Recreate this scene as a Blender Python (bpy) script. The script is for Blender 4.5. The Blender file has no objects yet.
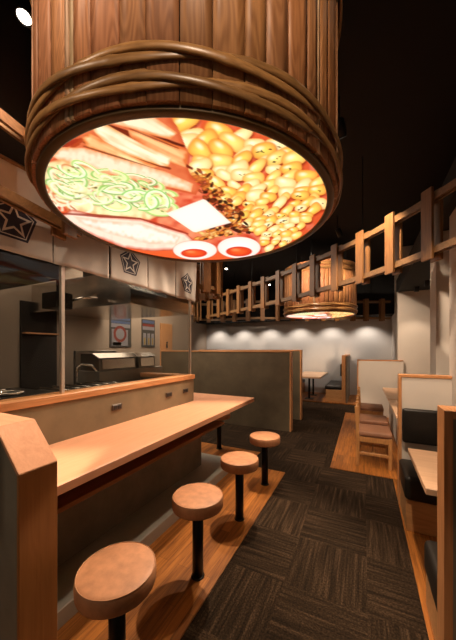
import bpy, bmesh, math, random
import numpy as np
from mathutils import Vector, Matrix

S = 1.2                      # plan units -> metres (eye height 1.3 units = 1.56 m)
TH = math.radians(26.1)      # camera turned left of the aisle
FPX, CX, HOR, EYE = 277.0, 228.0, 348.5, 1.3
CT, ST = math.cos(TH), math.sin(TH)
rnd = random.Random(7)
scene = bpy.context.scene
COL = scene.collection

def lin(c):
    return tuple(((x/255)/12.92 if x/255 <= .04045 else ((x/255+.055)/1.055)**2.4) for x in c)

# ------------------------------------------------------------------ materials
MATS = {}
def new_mat(name):
    m = bpy.data.materials.new(name); m.use_nodes = True
    nt = m.node_tree
    b = nt.nodes['Principled BSDF']
    MATS[name] = m
    return m, nt, b

def node(nt, typ, **kw):
    n = nt.nodes.new(typ)
    for k, v in kw.items():
        if k in n.inputs.keys(): n.inputs[k].default_value = v
        else: setattr(n, k, v)
    return n

def ramp(nt, fac, stops):
    r = nt.nodes.new('ShaderNodeValToRGB')
    e = r.color_ramp.elements
    while len(e) < len(stops): e.new(.5)
    for i, (p, c) in enumerate(stops):
        e[i].position = p; e[i].color = (*c, 1) if len(c) == 3 else c
    nt.links.new(fac, r.inputs['Fac'])
    return r.outputs['Color']

def coords(nt, scale, rot=(0, 0, 0), use='Object'):
    tc = nt.nodes.new('ShaderNodeTexCoord'); mp = nt.nodes.new('ShaderNodeMapping')
    mp.inputs['Scale'].default_value = scale; mp.inputs['Rotation'].default_value = rot
    nt.links.new(tc.outputs[use], mp.inputs['Vector'])
    return mp.outputs['Vector']

def bump(nt, b, h, strength=.2, dist=.01):
    n = nt.nodes.new('ShaderNodeBump'); n.inputs['Strength'].default_value = strength
    n.inputs['Distance'].default_value = dist
    nt.links.new(h, n.inputs['Height']); nt.links.new(n.outputs['Normal'], b.inputs['Normal'])

def wood(name, light, dark, axis='Y', rough=.45, scale=1.0, attr=False, contrast=.5, bumpy=.08, fig=.22, figs=1.):
    m, nt, b = new_mat(name)
    st = {'X': (.5, 14, 14), 'Y': (14, .5, 14), 'Z': (14, 14, .5)}[axis]
    v = coords(nt, tuple(s*scale for s in st))
    n1 = node(nt, 'ShaderNodeTexNoise', Scale=2.2, Detail=6.0, Roughness=.62, Distortion=.6)
    nt.links.new(v, n1.inputs['Vector'])
    v2 = coords(nt, tuple(s*scale*4 for s in st))
    n2 = node(nt, 'ShaderNodeTexNoise', Scale=3.0, Detail=3.0, Roughness=.6)
    nt.links.new(v2, n2.inputs['Vector'])
    mx = node(nt, 'ShaderNodeMix', data_type='FLOAT'); mx.inputs[0].default_value = .35
    nt.links.new(n1.outputs['Fac'], mx.inputs[2]); nt.links.new(n2.outputs['Fac'], mx.inputs[3])
    lo = .5-.25*contrast; hi = .5+.25*contrast
    v3 = coords(nt, tuple((1.1 if q < 1 else 7.5)*scale*figs for q in st))
    n3 = node(nt, 'ShaderNodeTexNoise', Scale=1.0, Detail=1.5, Roughness=.4); nt.links.new(v3, n3.inputs['Vector'])
    k1 = node(nt, 'ShaderNodeMath', operation='MULTIPLY'); nt.links.new(n3.outputs['Fac'], k1.inputs[0]); k1.inputs[1].default_value = 75
    k2 = node(nt, 'ShaderNodeMath', operation='SINE'); nt.links.new(k1.outputs[0], k2.inputs[0])
    k3 = node(nt, 'ShaderNodeMath', operation='MULTIPLY_ADD'); nt.links.new(k2.outputs[0], k3.inputs[0]); k3.inputs[1].default_value = fig*.3
    nt.links.new(mx.outputs[0], k3.inputs[2])
    c = ramp(nt, k3.outputs[0], [(max(0, lo-.1), dark), (hi, light)])
    if attr:
        a = node(nt, 'ShaderNodeAttribute', attribute_name='Col')
        mm = node(nt, 'ShaderNodeMix', data_type='RGBA', blend_type='MULTIPLY'); mm.inputs[0].default_value = 1
        nt.links.new(c, mm.inputs[6]); nt.links.new(a.outputs['Color'], mm.inputs[7])
        c = mm.outputs[2]
    nt.links.new(c, b.inputs['Base Color'])
    b.inputs['Roughness'].default_value = rough
    bump(nt, b, mx.outputs[0], bumpy, .01)
    return m

def plain(name, col, rough=.5, metal=0., noise=0., nscale=6., bumpy=0., spec=None):
    m, nt, b = new_mat(name)
    b.inputs['Roughness'].default_value = rough; b.inputs['Metallic'].default_value = metal
    if spec is not None: b.inputs['Specular IOR Level'].default_value = spec
    v = coords(nt, (1, 1, 1))
    n = node(nt, 'ShaderNodeTexNoise', Scale=nscale, Detail=5.0, Roughness=.6)
    nt.links.new(v, n.inputs['Vector'])
    k = noise if noise else .04
    c = ramp(nt, n.outputs['Fac'], [(.25, tuple(x*(1-k) for x in col)), (.75, tuple(min(1, x*(1+k)) for x in col))])
    nt.links.new(c, b.inputs['Base Color'])
    if bumpy: bump(nt, b, n.outputs['Fac'], bumpy, .004)
    return m

def emitter(name, col, strength):
    m, nt, b = new_mat(name)
    b.inputs['Base Color'].default_value = (*col, 1)
    b.inputs['Emission Color'].default_value = (*col, 1)
    b.inputs['Emission Strength'].default_value = strength
    return m

wood('counter_wood', (.76, .392, .232), (.57, .262, .145), 'Y', .38, contrast=.9, fig=.12)
wood('counter_wood_x', (.76, .392, .232), (.57, .262, .145), 'X', .38, contrast=.9, fig=.12)
wood('shaded_shelf_wood', (.32, .13, .04), (.22, .085, .025), 'Y', .5)  # darker than the trim: shade under the countertop put into the colour
wood('post_wood', (.40, .17, .05), (.29, .115, .033), 'Z', .42, fig=.12)
wood('trim_wood', (.60, .28, .115), (.41, .17, .06), 'Z', .42)
wood('trim_wood_x', (.60, .28, .115), (.41, .17, .06), 'X', .42)
wood('trim_wood_y', (.60, .28, .115), (.41, .17, .06), 'Y', .42)
wood('table_wood', (.78, .50, .32), (.62, .36, .20), 'X', .4, fig=.15)
wood('bench_wood', (.56, .29, .12), (.40, .19, .07), 'X', .45)
wood('chair_wood', (.50, .25, .09), (.34, .15, .05), 'Z', .42)
wood('lattice_wood', (.29, .130, .040), (.16, .068, .020), 'Z', .5)
wood('lattice_rail_wood', (.25, .13, .05), (.15, .075, .026), 'X', .5)
wood('cedar_staves', (1.0, .97, .94), (.50, .41, .33), 'Z', .5, attr=True, contrast=1.0, bumpy=.08, fig=.5, figs=1.9)
wood('door_wood', (.55, .28, .12), (.40, .19, .08), 'Z', .4)
plain('bronze_ring', (.105, .062, .024), .42, .2)
plain('dark_void', (.012, .008, .006), .9)  # near-black: shade painted into the shelf gap; also drum lining and doorway slab
plain('concrete', (.21, .17, .125), .75, 0, .28, 3.2, .12)
plain('concrete_grey', (.22, .20, .155), .75, 0, .2, 3)
plain('concrete_splash', (.20, .148, .085), .6, 0, .2, 4.5, .1)
plain('concrete_dark', (.115, .083, .047), .7, 0, .3, 2.6, .1)
plain('step_metal', (.42, .40, .35), .45, .2, .1)
plain('black_metal', (.012, .011, .011), .42, .6)
plain('dark_metal', (.045, .042, .038), .4, .7)
plain('steel', (.60, .56, .52), .2, 1., .1, 9)
plain('steel_dark', (.22, .21, .19), .35, 1., .15, 9)
plain('steel_matte', (.30, .285, .25), .5, .55, .1)
plain('post_metal', (.62, .55, .48), .35, .6)
plain('tan_leather', (.50, .225, .106), .55, 0, .28, 14, .18)
plain('seam_leather', (.42, .20, .095), .5)
plain('black_leather', (.014, .0115, .0095), .45, 0, .2, 18, .15, .3)
plain('chair_cushion', (.27, .125, .07), .55, 0, .12, 14, .1)
plain('white_wall', (.62, .56, .50), .85, 0, .03, 3)
plain('far_wall_paint', (.66, .62, .58), .85, 0, .03, 3)
plain('kitchen_wall', (.36, .28, .215), .8, 0, .05, 2)
plain('brown_wall', (.20, .165, .13), .8, 0, .08, 2)
plain('black_ceiling', (.005, .0046, .005), .85, 0, .3, 2)
plain('noren_cloth', (.52, .47, .43), .85, 0, .06, 10, .1)
plain('navy_print', (.018, .016, .035), .8)
plain('white_print', (.58, .53, .49), .8)
plain('outlet_dark', (.09, .065, .05), .4, .3)
plain('socket_black', (.012, .01, .01), .5)
plain('white_plastic', (.75, .72, .68), .4)
plain('poster_dark', (.07, .065, .06), .4)  # poster colours dimmed to imitate faint reflections in the glass
plain('poster_blue', (.08, .11, .20), .4)
plain('poster_red', (.20, .045, .035), .4)
plain('poster_yellow', (.30, .22, .07), .4)
plain('poster_white', (.24, .23, .25), .4)
emitter('lamp_lens', (1, .88, .72), 14)
emitter('drum_glow', (1, 1, 1), 1)

def mat_bamboo():
    m, nt, b = new_mat('bamboo')
    a = node(nt, 'ShaderNodeAttribute', attribute_name='Col')
    v = coords(nt, (6, 6, 40))
    n = node(nt, 'ShaderNodeTexNoise', Scale=3.0, Detail=5.0)
    nt.links.new(v, n.inputs['Vector'])
    c = ramp(nt, n.outputs['Fac'], [(.3, (.55, .52, .48)), (.7, (1, 1, 1))])
    mm = node(nt, 'ShaderNodeMix', data_type='RGBA', blend_type='MULTIPLY'); mm.inputs[0].default_value = 1
    nt.links.new(c, mm.inputs[6]); nt.links.new(a.outputs['Color'], mm.inputs[7])
    nt.links.new(mm.outputs[2], b.inputs['Base Color'])
    b.inputs['Roughness'].default_value = .34
mat_bamboo()

def mat_screen():
    m, nt, b = new_mat('soup_print')
    a = node(nt, 'ShaderNodeAttribute', attribute_name='Col')
    b.inputs['Base Color'].default_value = (.02, .02, .02, 1)
    b.inputs['Roughness'].default_value = .5
    nt.links.new(a.outputs['Color'], b.inputs['Emission Color'])
    b.inputs['Emission Strength'].default_value = 1.0
mat_screen()

def mat_glass():
    m, nt, b = new_mat('clear_glass')
    out = nt.nodes['Material Output']
    tr = node(nt, 'ShaderNodeBsdfTransparent'); tr.inputs['Color'].default_value = (.90, .89, .86, 1)
    gl = node(nt, 'ShaderNodeBsdfGlossy'); gl.inputs['Roughness'].default_value = .02
    fr = node(nt, 'ShaderNodeFresnel'); fr.inputs['IOR'].default_value = 1.35
    mx = node(nt, 'ShaderNodeMixShader')
    ge = node(nt, 'ShaderNodeNewGeometry'); inv = node(nt, 'ShaderNodeMath', operation='SUBTRACT'); inv.inputs[0].default_value = 1
    nt.links.new(ge.outputs['Backfacing'], inv.inputs[1]); mu = node(nt, 'ShaderNodeMath', operation='MULTIPLY')
    nt.links.new(fr.outputs['Fac'], mu.inputs[0]); nt.links.new(inv.outputs[0], mu.inputs[1])
    nt.links.new(mu.outputs[0], mx.inputs['Fac']); nt.links.new(tr.outputs[0], mx.inputs[1]); nt.links.new(gl.outputs[0], mx.inputs[2])
    nt.links.new(mx.outputs[0], out.inputs['Surface'])
mat_glass()

def mat_carpet():
    m, nt, b = new_mat('carpet_tiles')
    T = .50
    v = coords(nt, (1/T, 1/T, 1))
    sep = node(nt, 'ShaderNodeSeparateXYZ'); nt.links.new(v, sep.inputs[0])
    def math_(op, a, bb=None):
        n = node(nt, 'ShaderNodeMath', operation=op)
        for i, x in enumerate((a, bb)):
            if x is None: continue
            if isinstance(x, (int, float)): n.inputs[i].default_value = x
            else: nt.links.new(x, n.inputs[i])
        return n.outputs[0]
    fx, fy = math_('FLOOR', sep.outputs[0]), math_('FLOOR', sep.outputs[1])
    par = math_('MODULO', math_('ABSOLUTE', math_('ADD', fx, fy)), 2.0)
    # stripe coordinate: x in even tiles, y in odd ones
    mixc = node(nt, 'ShaderNodeMix', data_type='FLOAT')
    nt.links.new(par, mixc.inputs[0]); nt.links.new(sep.outputs[0], mixc.inputs[2]); nt.links.new(sep.outputs[1], mixc.inputs[3])
    mixl = node(nt, 'ShaderNodeMix', data_type='FLOAT')
    nt.links.new(par, mixl.inputs[0]); nt.links.new(sep.outputs[1], mixl.inputs[2]); nt.links.new(sep.outputs[0], mixl.inputs[3])
    cmb = node(nt, 'ShaderNodeCombineXYZ')
    nt.links.new(math_('MULTIPLY', mixc.outputs[0], 15.0), cmb.inputs[0]); nt.links.new(math_('MULTIPLY', mixl.outputs[0], .7), cmb.inputs[1])
    n1 = node(nt, 'ShaderNodeTexNoise', Scale=1.6, Detail=2.0, Roughness=.5); nt.links.new(cmb.outputs[0], n1.inputs['Vector'])
    cmb2 = node(nt, 'ShaderNodeCombineXYZ')
    nt.links.new(math_('MULTIPLY', mixc.outputs[0], 60.0), cmb2.inputs[0]); nt.links.new(math_('MULTIPLY', mixl.outputs[0], 40), cmb2.inputs[1])
    n2 = node(nt, 'ShaderNodeTexNoise', Scale=1.0, Detail=2.0); nt.links.new(cmb2.outputs[0], n2.inputs['Vector'])
    cmb3 = node(nt, 'ShaderNodeCombineXYZ'); nt.links.new(fx, cmb3.inputs[0]); nt.links.new(fy, cmb3.inputs[1])
    wn = node(nt, 'ShaderNodeTexWhiteNoise', noise_dimensions='2D'); nt.links.new(cmb3.outputs[0], wn.inputs['Vector'])
    f = math_('ADD', math_('MULTIPLY', n1.outputs['Fac'], .55), math_('MULTIPLY', n2.outputs['Fac'], .45))
    f = math_('ADD', f, math_('MULTIPLY', math_('SUBTRACT', wn.outputs['Value'], .5), .06))
    c = ramp(nt, f, [(.36, (.009, .0054, .0030)), (.52, (.026, .0155, .0088)), (.68, (.076, .045, .025))])
    nt.links.new(c, b.inputs['Base Color']); b.inputs['Roughness'].default_value = .95
    b.inputs['Specular IOR Level'].default_value = .1
    bump(nt, b, f, .6, .008)
mat_carpet()

def mat_floor():
    m, nt, b = new_mat('floor_planks')
    v = coords(nt, (1, 1, 1), (0, 0, math.pi/2))
    br = node(nt, 'ShaderNodeTexBrick', Scale=1.0)
    br.offset = .37
    br.inputs['Color1'].default_value = (.52, .50, .48, 1); br.inputs['Color2'].default_value = (1, 1, 1, 1)
    br.inputs['Mortar'].default_value = (.35, .35, .35, 1); br.inputs['Mortar Size'].default_value = .0012
    br.inputs['Brick Width'].default_value = .75; br.inputs['Row Height'].default_value = .09
    nt.links.new(v, br.inputs['Vector'])
    v2 = coords(nt, (26, 1.4, 26))
    n = node(nt, 'ShaderNodeTexNoise', Scale=2.0, Detail=6.0, Roughness=.65, Distortion=.8); nt.links.new(v2, n.inputs['Vector'])
    c = ramp(nt, n.outputs['Fac'], [(.3, (.19, .058, .010)), (.66, (.56, .205, .040))])
    mm = node(nt, 'ShaderNodeMix', data_type='RGBA', blend_type='MULTIPLY'); mm.inputs[0].default_value = 1
    nt.links.new(c, mm.inputs[6]); nt.links.new(br.outputs['Color'], mm.inputs[7])
    nt.links.new(mm.outputs[2], b.inputs['Base Color']); b.inputs['Roughness'].default_value = .45; b.inputs['Specular IOR Level'].default_value = .3
    bump(nt, b, n.outputs['Fac'], .06, .004)
mat_floor()

# ------------------------------------------------------------------ mesh builder (plan units, world coordinates)
class MB:
    def __init__(s): s.bm = bmesh.new(); s.cl = s.bm.loops.layers.float_color.new('Col')
    def _paint(s, faces, mi, col):
        for f in faces:
            f.material_index = mi
            if col is not None:
                for l in f.loops: l[s.cl] = (*col, 1)
    def box(s, x0, x1, y0, y1, z0, z1, bev=0., mi=0, col=None, mat=None, seg=1):
        b = bmesh.new()
        bmesh.ops.create_cube(b, size=1)
        for v in b.verts:
            v.co = Vector((x0+(v.co.x+.5)*(x1-x0), y0+(v.co.y+.5)*(y1-y0), z0+(v.co.z+.5)*(z1-z0)))
        if bev > 0: bmesh.ops.bevel(b, geom=b.edges[:], offset=bev, segments=seg, profile=.5, affect='EDGES')
        s.merge(b, mat, mi, col)
        return s
    def merge(s, b, mat=None, mi=0, col=None, smooth=False):
        b.verts.index_update(); vs = []
        for v in b.verts: vs.append(s.bm.verts.new(mat @ v.co if mat else v.co))
        fs = []
        for f in b.faces:
            try: nf = s.bm.faces.new([vs[v.index] for v in f.verts]); nf.smooth = f.smooth or smooth; fs.append(nf)
            except ValueError: pass
        s._paint(fs, mi, col); b.free()
    def prism(s, pts, axis, a0, a1, bev=0., mi=0, col=None, seg=1):
        """polygon in the plane across `axis`, extruded from a0 to a1"""
        b = bmesh.new()
        def P(p, a):
            if axis == 'Y': return Vector((p[0], a, p[1]))
            if axis == 'X': return Vector((a, p[0], p[1]))
            return Vector((p[0], p[1], a))
        lo = [b.verts.new(P(p, a0)) for p in pts]; hi = [b.verts.new(P(p, a1)) for p in pts]
        b.faces.new(lo[::-1]); b.faces.new(hi); n = len(pts)
        for i in range(n): b.faces.new((lo[i], lo[(i+1) % n], hi[(i+1) % n], hi[i]))
        bmesh.ops.recalc_face_normals(b, faces=b.faces[:])
        if bev > 0: bmesh.ops.bevel(b, geom=b.edges[:], offset=bev, segments=seg, profile=.5, affect='EDGES')
        s.merge(b, None, mi, col); return s
    def lathe(s, prof, cx=0, cy=0, n=48, mi=0, col=None, closed=False, smooth=True):
        b = bmesh.new(); rings = []
        for r, z in prof:
            if r < 1e-6: rings.append([b.verts.new((cx, cy, z))])
            else: rings.append([b.verts.new((cx+r*math.cos(2*math.pi*i/n), cy+r*math.sin(2*math.pi*i/n), z)) for i in range(n)])
        pr = list(zip(rings, rings[1:])) + ([(rings[-1], rings[0])] if closed else [])
        for A, B in pr:
            for i in range(n):
                j = (i+1) % n
                q = [A[i % len(A)], A[j % len(A)], B[j % len(B)], B[i % len(B)]]
                u = []
                for w in q:
                    if w not in u: u.append(w)
                if len(u) > 2: b.faces.new(u)
        for f in b.faces: f.smooth = smooth
        bmesh.ops.recalc_face_normals(b, faces=b.faces[:])
        s.merge(b, None, mi, col); return s
    def tube(s, pts, r, n=8, mi=0, col=None, closed=False, flat=1.0, cap=True):
        pts = [Vector(p) for p in pts]; b = bmesh.new(); rings = []; N = len(pts)
        for i, p in enumerate(pts):
            a = pts[(i-1) % N] if (closed or i > 0) else p
            c = pts[(i+1) % N] if (closed or i < N-1) else p
            t = (c-a).normalized()
            up = Vector((0, 0, 1)) if abs(t.z) < .95 else Vector((1, 0, 0))
            sd = t.cross(up).normalized(); u2 = sd.cross(t)
            rr = r[i] if isinstance(r, (list, tuple)) else r
            rings.append([b.verts.new(p + sd*math.cos(2*math.pi*k/n)*rr*flat + u2*math.sin(2*math.pi*k/n)*rr) for k in range(n)])
        for i in range(N if closed else N-1):
            A, B = rings[i], rings[(i+1) % N]
            for k in range(n): b.faces.new((A[k], A[(k+1) % n], B[(k+1) % n], B[k])).smooth = True
        if cap and not closed: b.faces.new(rings[0][::-1]); b.faces.new(rings[-1])
        bmesh.ops.recalc_face_normals(b, faces=b.faces[:])
        s.merge(b, None, mi, col); return s
    def bar(s, p0, p1, w, h, bev=0., mi=0, col=None):
        """square-section bar between two points (w sideways, h upwards)"""
        p0, p1 = Vector(p0), Vector(p1); d = p1-p0; L = d.length; d.normalize()
        up = Vector((0, 0, 1)) if abs(d.z) < .99 else Vector((0, 1, 0))
        sd = d.cross(up).normalized(); u2 = sd.cross(d)
        M = Matrix.Translation((p0+p1)/2) @ Matrix((d, sd, u2)).transposed().to_4x4()
        s.box(-L/2, L/2, -w/2, w/2, -h/2, h/2, bev, mi, col, M); return s
    def build(s, name, mats, parent=None, org=None, auto=True):
        o_ = Vector(org) if org is not None else (Vector(parent['_org']) if parent is not None else Vector((0, 0, 0)))
        if parent is None and org is None:
            cs = [v.co for v in s.bm.verts]
            o_ = Vector(((min(c.x for c in cs)+max(c.x for c in cs))/2, (min(c.y for c in cs)+max(c.y for c in cs))/2, min(c.z for c in cs)))
        for v in s.bm.verts: v.co = (v.co-o_)*S
        me = bpy.data.meshes.new(name); s.bm.to_mesh(me); s.bm.free()
        for m in ([mats] if isinstance(mats, str) else mats): me.materials.append(MATS[m])
        o = bpy.data.objects.new(name, me); COL.objects.link(o)
        ORG[o.name] = o_
        if parent is not None: o.parent = parent; o['_org'] = list(o_)
        else: o.location = o_*S; o['_org'] = list(o_)
        return o
ORG = {}

def tag(o, label, cat, group=None):
    o['label'] = label; o['category'] = cat
    if group: o['group'] = group
    return o
def thing(name, org, label, cat, group=None):
    o = bpy.data.objects.new(name, None); COL.objects.link(o)
    o.location = Vector(org)*S; o['_org'] = list(org); o.empty_display_size = .1
    return tag(o, label, cat, group)
def struct(o): o['kind'] = 'structure'; return o
def copy_tree(o, parent=None):
    c = o.copy(); COL.objects.link(c)
    if parent is not None: c.parent = parent
    for ch in list(o.children): copy_tree(ch, c)
    return c
def place_copy(proto, xyz, label, group=None):
    c = copy_tree(proto); c.location = Vector(xyz)*S; c['label'] = label
    if group: c['group'] = group
    return c
def box(*a, **k): return MB().box(*a, **k)

# ------------------------------------------------------------------ setting
struct(box(-5.2, 1.9, -1.6, 8.8, -.1, 0).build('floor', 'carpet_tiles'))
H_CEIL = 3.2
struct(box(-5.2, 1.9, -1.6, 8.8, H_CEIL, H_CEIL+.1).build('ceiling', 'black_ceiling'))
# flush timber bands set in the carpet
struct(box(-1.262, -.735, -.6, 2.86, 0, .006).build('floor', 'floor_planks'))
struct(box(-2.6, -1.16, 2.762, 3.285, 0, .006).build('floor', 'floor_planks'))
struct(box(-.33, 1.25, 3.2, 6.09, 0, .006).build('floor', 'floor_planks'))
struct(box(.262, 1.25, -.3, 3.19, 0, .006).build('floor', 'floor_planks'))
struct(box(-3.2, .66, 6.98, 8.39, 0, .02).build('floor', 'floor_planks'))
# far wall and its dark dropped head
struct(box(-5.0, .9, 8.4, 8.5, 0, H_CEIL).build('wall_far', 'far_wall_paint'))
struct(box(-5.0, .9, 7.72, 8.4, 2.14, H_CEIL-.001).build('ceiling', 'black_ceiling'))
struct(box(-5.1, -4.95, -.4, 8.4, 0, H_CEIL-.001).build('wall_left', 'kitchen_wall'))
struct(box(-3.75, -3.6, -.4, 5.3, 0, H_CEIL-.001).build('wall_kitchen', 'kitchen_wall'))
struct(box(.66, .80, 6.2, 8.4, 0, H_CEIL-.001).build('wall_right', 'white_wall'))
struct(box(.575, 1.9, 6.07, 6.2, 0, H_CEIL-.001).build('wall_recess', 'white_wall'))
struct(box(1.3, 1.42, -.6, 6.07, 0, H_CEIL-.001).build('wall_right', 'white_wall'))
struct(box(.592, 1.3, 3.1, 3.35, 0, 2.36).build('wall_pier', 'white_wall'))
struct(box(.62, 1.3, 2.5, 2.79, 0, 2.36).build('wall_pier', 'white_wall'))
struct(box(.56, 1.3, -.6, 6.07, 2.36, 2.6).build('ceiling', 'black_ceiling'))
struct(box(.56, 1.9, 6.0, 6.2, 2.38, 2.6).build('ceiling', 'black_ceiling'))
# kitchen head above the cloths and the kitchen's own ceiling
struct(box(-1.80, -1.70, -.4, 2.5, 1.86, H_CEIL-.001).build('wall_kitchen_head', 'black_ceiling'))
struct(box(-3.6, -1.8, -.4, 2.5, 2.42, 2.5).build('ceiling', 'brown_wall'))

# ------------------------------------------------------------------ ramen counter
C = thing('ramen_counter', (-1.4, 1.6, 0), 'long L-shaped blond wood ramen counter with concrete splashback beside the round stools', 'counter')
CH = .75
MB().prism([(-1.62, .68), (-1.10, .68), (-1.10, 2.92), (-2.25, 2.92), (-2.25, 2.46), (-1.62, 2.46)], 'Z', CH-.042, CH, .003).build('countertop', 'counter_wood', C)
MB().prism([(-1.56, .69), (-1.22, .69), (-1.22, 2.41), (-1.56, 2.41)], 'Z', .562, .586, .002).build('under_shelf', 'shaded_shelf_wood', C)
MB().prism([(-1.60, .68), (-1.52, .68), (-1.52, 2.47), (-2.25, 2.47), (-2.25, 2.42), (-1.60, 2.42)], 'Z', .088, .5615).build('front_panel', 'concrete', C)
MB().prism([(-1.60, .60), (-1.53, .60), (-1.53, 2.46), (-2.25, 2.46), (-2.25, 2.44), (-1.60, 2.44)], 'Z', .5865, CH-.0425).build('shelf_gap_shade', 'dark_void', C)  # near-black sheet painting the shade between countertop and shelf
MB().prism([(-1.60, .69), (-1.262, .69), (-1.262, 2.762), (-2.25, 2.762), (-2.25, 2.42), (-1.60, 2.42)], 'Z', .0, .088, .004).build('foot_step', 'step_metal', C)
MB().prism([(-1.70, -.3), (-1.609, -.3), (-1.609, 2.46), (-2.25, 2.46), (-2.25, 2.37), (-1.70, 2.37)], 'Z', .0, .985).build('splashback', 'concrete_splash', C)
MB().prism([(-1.73, -.3), (-1.597, -.3), (-1.597, 2.472), (-2.25, 2.472), (-2.25, 2.35), (-1.73, 2.35)], 'Z', .985, 1.028, .003).build('ledge', 'trim_wood_y', C)
for y in (1.45, 2.047, 2.31):
    o = box(-1.609, -1.601, y-.045, y+.045, .855, .897, .003).build('outlet', 'outlet_dark', C)
    m = MB()
    m.box(-1.602, -1.5985, y-.033, y-.004, .863, .889, .001); m.box(-1.602, -1.5985, y+.004, y+.033, .863, .889, .001)
    m.build('socket', 'socket_black', o)

# low partition closing the counter at its near end
T = thing('end_partition', (-1.6, .615, 0), 'low wood-edged concrete partition with sloping top at near end of the counter', 'partition')
prof = [(-1.6, 0), (-1.08, 0), (-1.08, .859), (-1.231, 1.007), (-1.6, 1.007)]
cp = [(-1.596, 0), (-1.092, 0), (-1.092, .851), (-1.236, .994), (-1.596, .994)]
MB().prism(cp, 'Y', .561, .669).build('core', 'concrete_grey', T)
def rim(p, q, mbn, w=.136):
    # band following the partition's edge, full thickness
    pass
m = MB()
yy0, yy1 = .547, .683
m.prism([(-1.095, 0), (-1.08, 0), (-1.08, .859), (-1.095, .852)], 'Y', yy0, yy1, .002)
m.build('edge_post', 'post_wood', T)
MB().prism([(-1.095, .8525), (-1.08, .859), (-1.231, 1.007), (-1.237, .992)], 'Y', yy0, yy1, .002).build('sloping_cap', 'counter_wood_x', T)
MB().prism([(-1.237, .9925), (-1.231, 1.007), (-1.59, 1.007), (-1.59, .9925)], 'Y', yy0, yy1, .002).build('top_cap', 'counter_wood_x', T)

# ------------------------------------------------------------------ glass screen and cloths
G = thing('glass_screen', (-1.66, 1.2, 1.028), 'clear glass screen with slim metal posts on the counter ledge', 'glass screen')
for y0, y1 in ((-.25, 1.066), (1.088, 2.455)):
    box(-1.664, -1.656, y0, y1, 1.0285, 1.90).build('glass_pane', 'clear_glass', G)
for y in (1.077, 2.467):
    box(-1.672, -1.648, y-.011, y+.011, 1.0285, 1.86, .002).build('post', 'post_metal', G)

def ngon(n, r, rot=math.pi/2): return [(r*math.cos(rot+2*math.pi*i/n), r*math.sin(rot+2*math.pi*i/n)) for i in range(n)]
def starpts(R, r): return [((R if i % 2 == 0 else r)*math.cos(math.pi/2+math.pi*i/5), (R if i % 2 == 0 else r)*math.sin(math.pi/2+math.pi*i/5)) for i in range(10)]

NX = -1.635
def noren(y0, y1, label, emblem=False, wav=.004, seed=0, ztop=2.26):
    r = random.Random(seed); yc = (y0+y1)/2
    t = thing('noren_cloth', (NX, yc, 1.80), label, 'noren curtain', 'cloths along the kitchen head')
    b = bmesh.new(); nx, nz = 26, 16; ph = r.random()*6; vs = []
    def off(y, z):
        f = (ztop-z)/(ztop-1.8)
        return wav*f*(math.sin((y-y0)/(y1-y0)*7+ph)+.6*math.sin((y-y0)/(y1-y0)*15+ph*2+z*3))
    def sheet(dx):
        vv = [[b.verts.new((NX+dx+off(y, z), y, z)) for z in [1.80+(ztop-1.80)*j/nz for j in range(nz+1)]] for y in [y0+(y1-y0)*i/nx for i in range(nx+1)]]
        return vv
    A = sheet(0); B = sheet(-.003)
    for i in range(nx):
        for j in range(nz):
            b.faces.new((A[i][j], A[i+1][j], A[i+1][j+1], A[i][j+1])).smooth = True
            b.faces.new((B[i][j], B[i][j+1], B[i+1][j+1], B[i+1][j])).smooth = True
    per = [(i, 0) for i in range(nx)]+[(nx, j) for j in range(nz)]+[(i, nz) for i in range(nx, 0, -1)]+[(0, j) for j in range(nz, 0, -1)]
    for k, (i, j) in enumerate(per):
        i2, j2 = per[(k+1) % len(per)]
        b.faces.new((A[i][j], B[i][j], B[i2][j2], A[i2][j2]))
    bmesh.ops.recalc_face_normals(b, faces=b.faces[:])
    m = MB(); m.merge(b); m.build('cloth', 'noren_cloth', t)
    m = MB(); m.tube([(NX-.002, y0+.002, ztop+.005), (NX-.002, y1-.002, ztop+.005)], .012, 8); m.build('hanging_rod', 'lattice_rail_wood', t)
    if emblem:
        ec, ez, k = (yc, 1.967, emblem)
        m = MB()
        def P(p, lift): return Vector((NX+lift+off(ec+p[0], ez+p[1]), ec+p[0], ez+p[1]))
        def fill(pts, lift, mi):
            # fan of small triangles so that the print follows the cloth
            bb = bmesh.new(); n = len(pts); R = 5
            grid = []
            for i in range(n):
                for s_ in range(4):
                    a = Vector(pts[i]).lerp(Vector(pts[(i+1) % n]), s_/4); grid.append(a)
            cen = bb.verts.new(P((0, 0), lift)); rings = []
            for q in range(1, R+1): rings.append([bb.verts.new(P((g.x*q/R, g.y*q/R), lift)) for g in grid])
            N = len(grid)
            for i in range(N): bb.faces.new((cen, rings[0][i], rings[0][(i+1) % N]))
            for q in range(R-1):
                for i in range(N): bb.faces.new((rings[q][i], rings[q+1][i], rings[q+1][(i+1) % N], rings[q][(i+1) % N]))
            m.merge(bb, None, mi)
        fill(ngon(5, .118*k), .0015, 0)
        fill(ngon(5, .103*k), .0019, 1); fill(ngon(5, .097*k), .0023, 0)
        fill(starpts(.093*k, .041*k), .0027, 1); fill(starpts(.066*k, .029*k), .0031, 0)
        m.build('emblem', ['navy_print', 'white_print'], t)
    return t
noren(.20, .595, 'plain grey noren cloth nearest the camera along the kitchen head', seed=4)
noren(.605, 1.003, 'grey noren cloth with large navy star emblem above the near glass pane', 1.0, seed=1)
noren(1.013, 1.403, 'plain grey noren cloth between the two star-marked cloths', seed=2)
noren(1.413, 1.795, 'grey noren cloth with navy star emblem under the drum lamp', .92, seed=3)
noren(1.803, 2.19, 'plain creased noren cloth left of the last star-marked cloth', False, .010, 5)
noren(2.20, 2.56, 'creased noren cloth with star emblem at far end by the glass post', .95, .014, 6)

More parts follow.
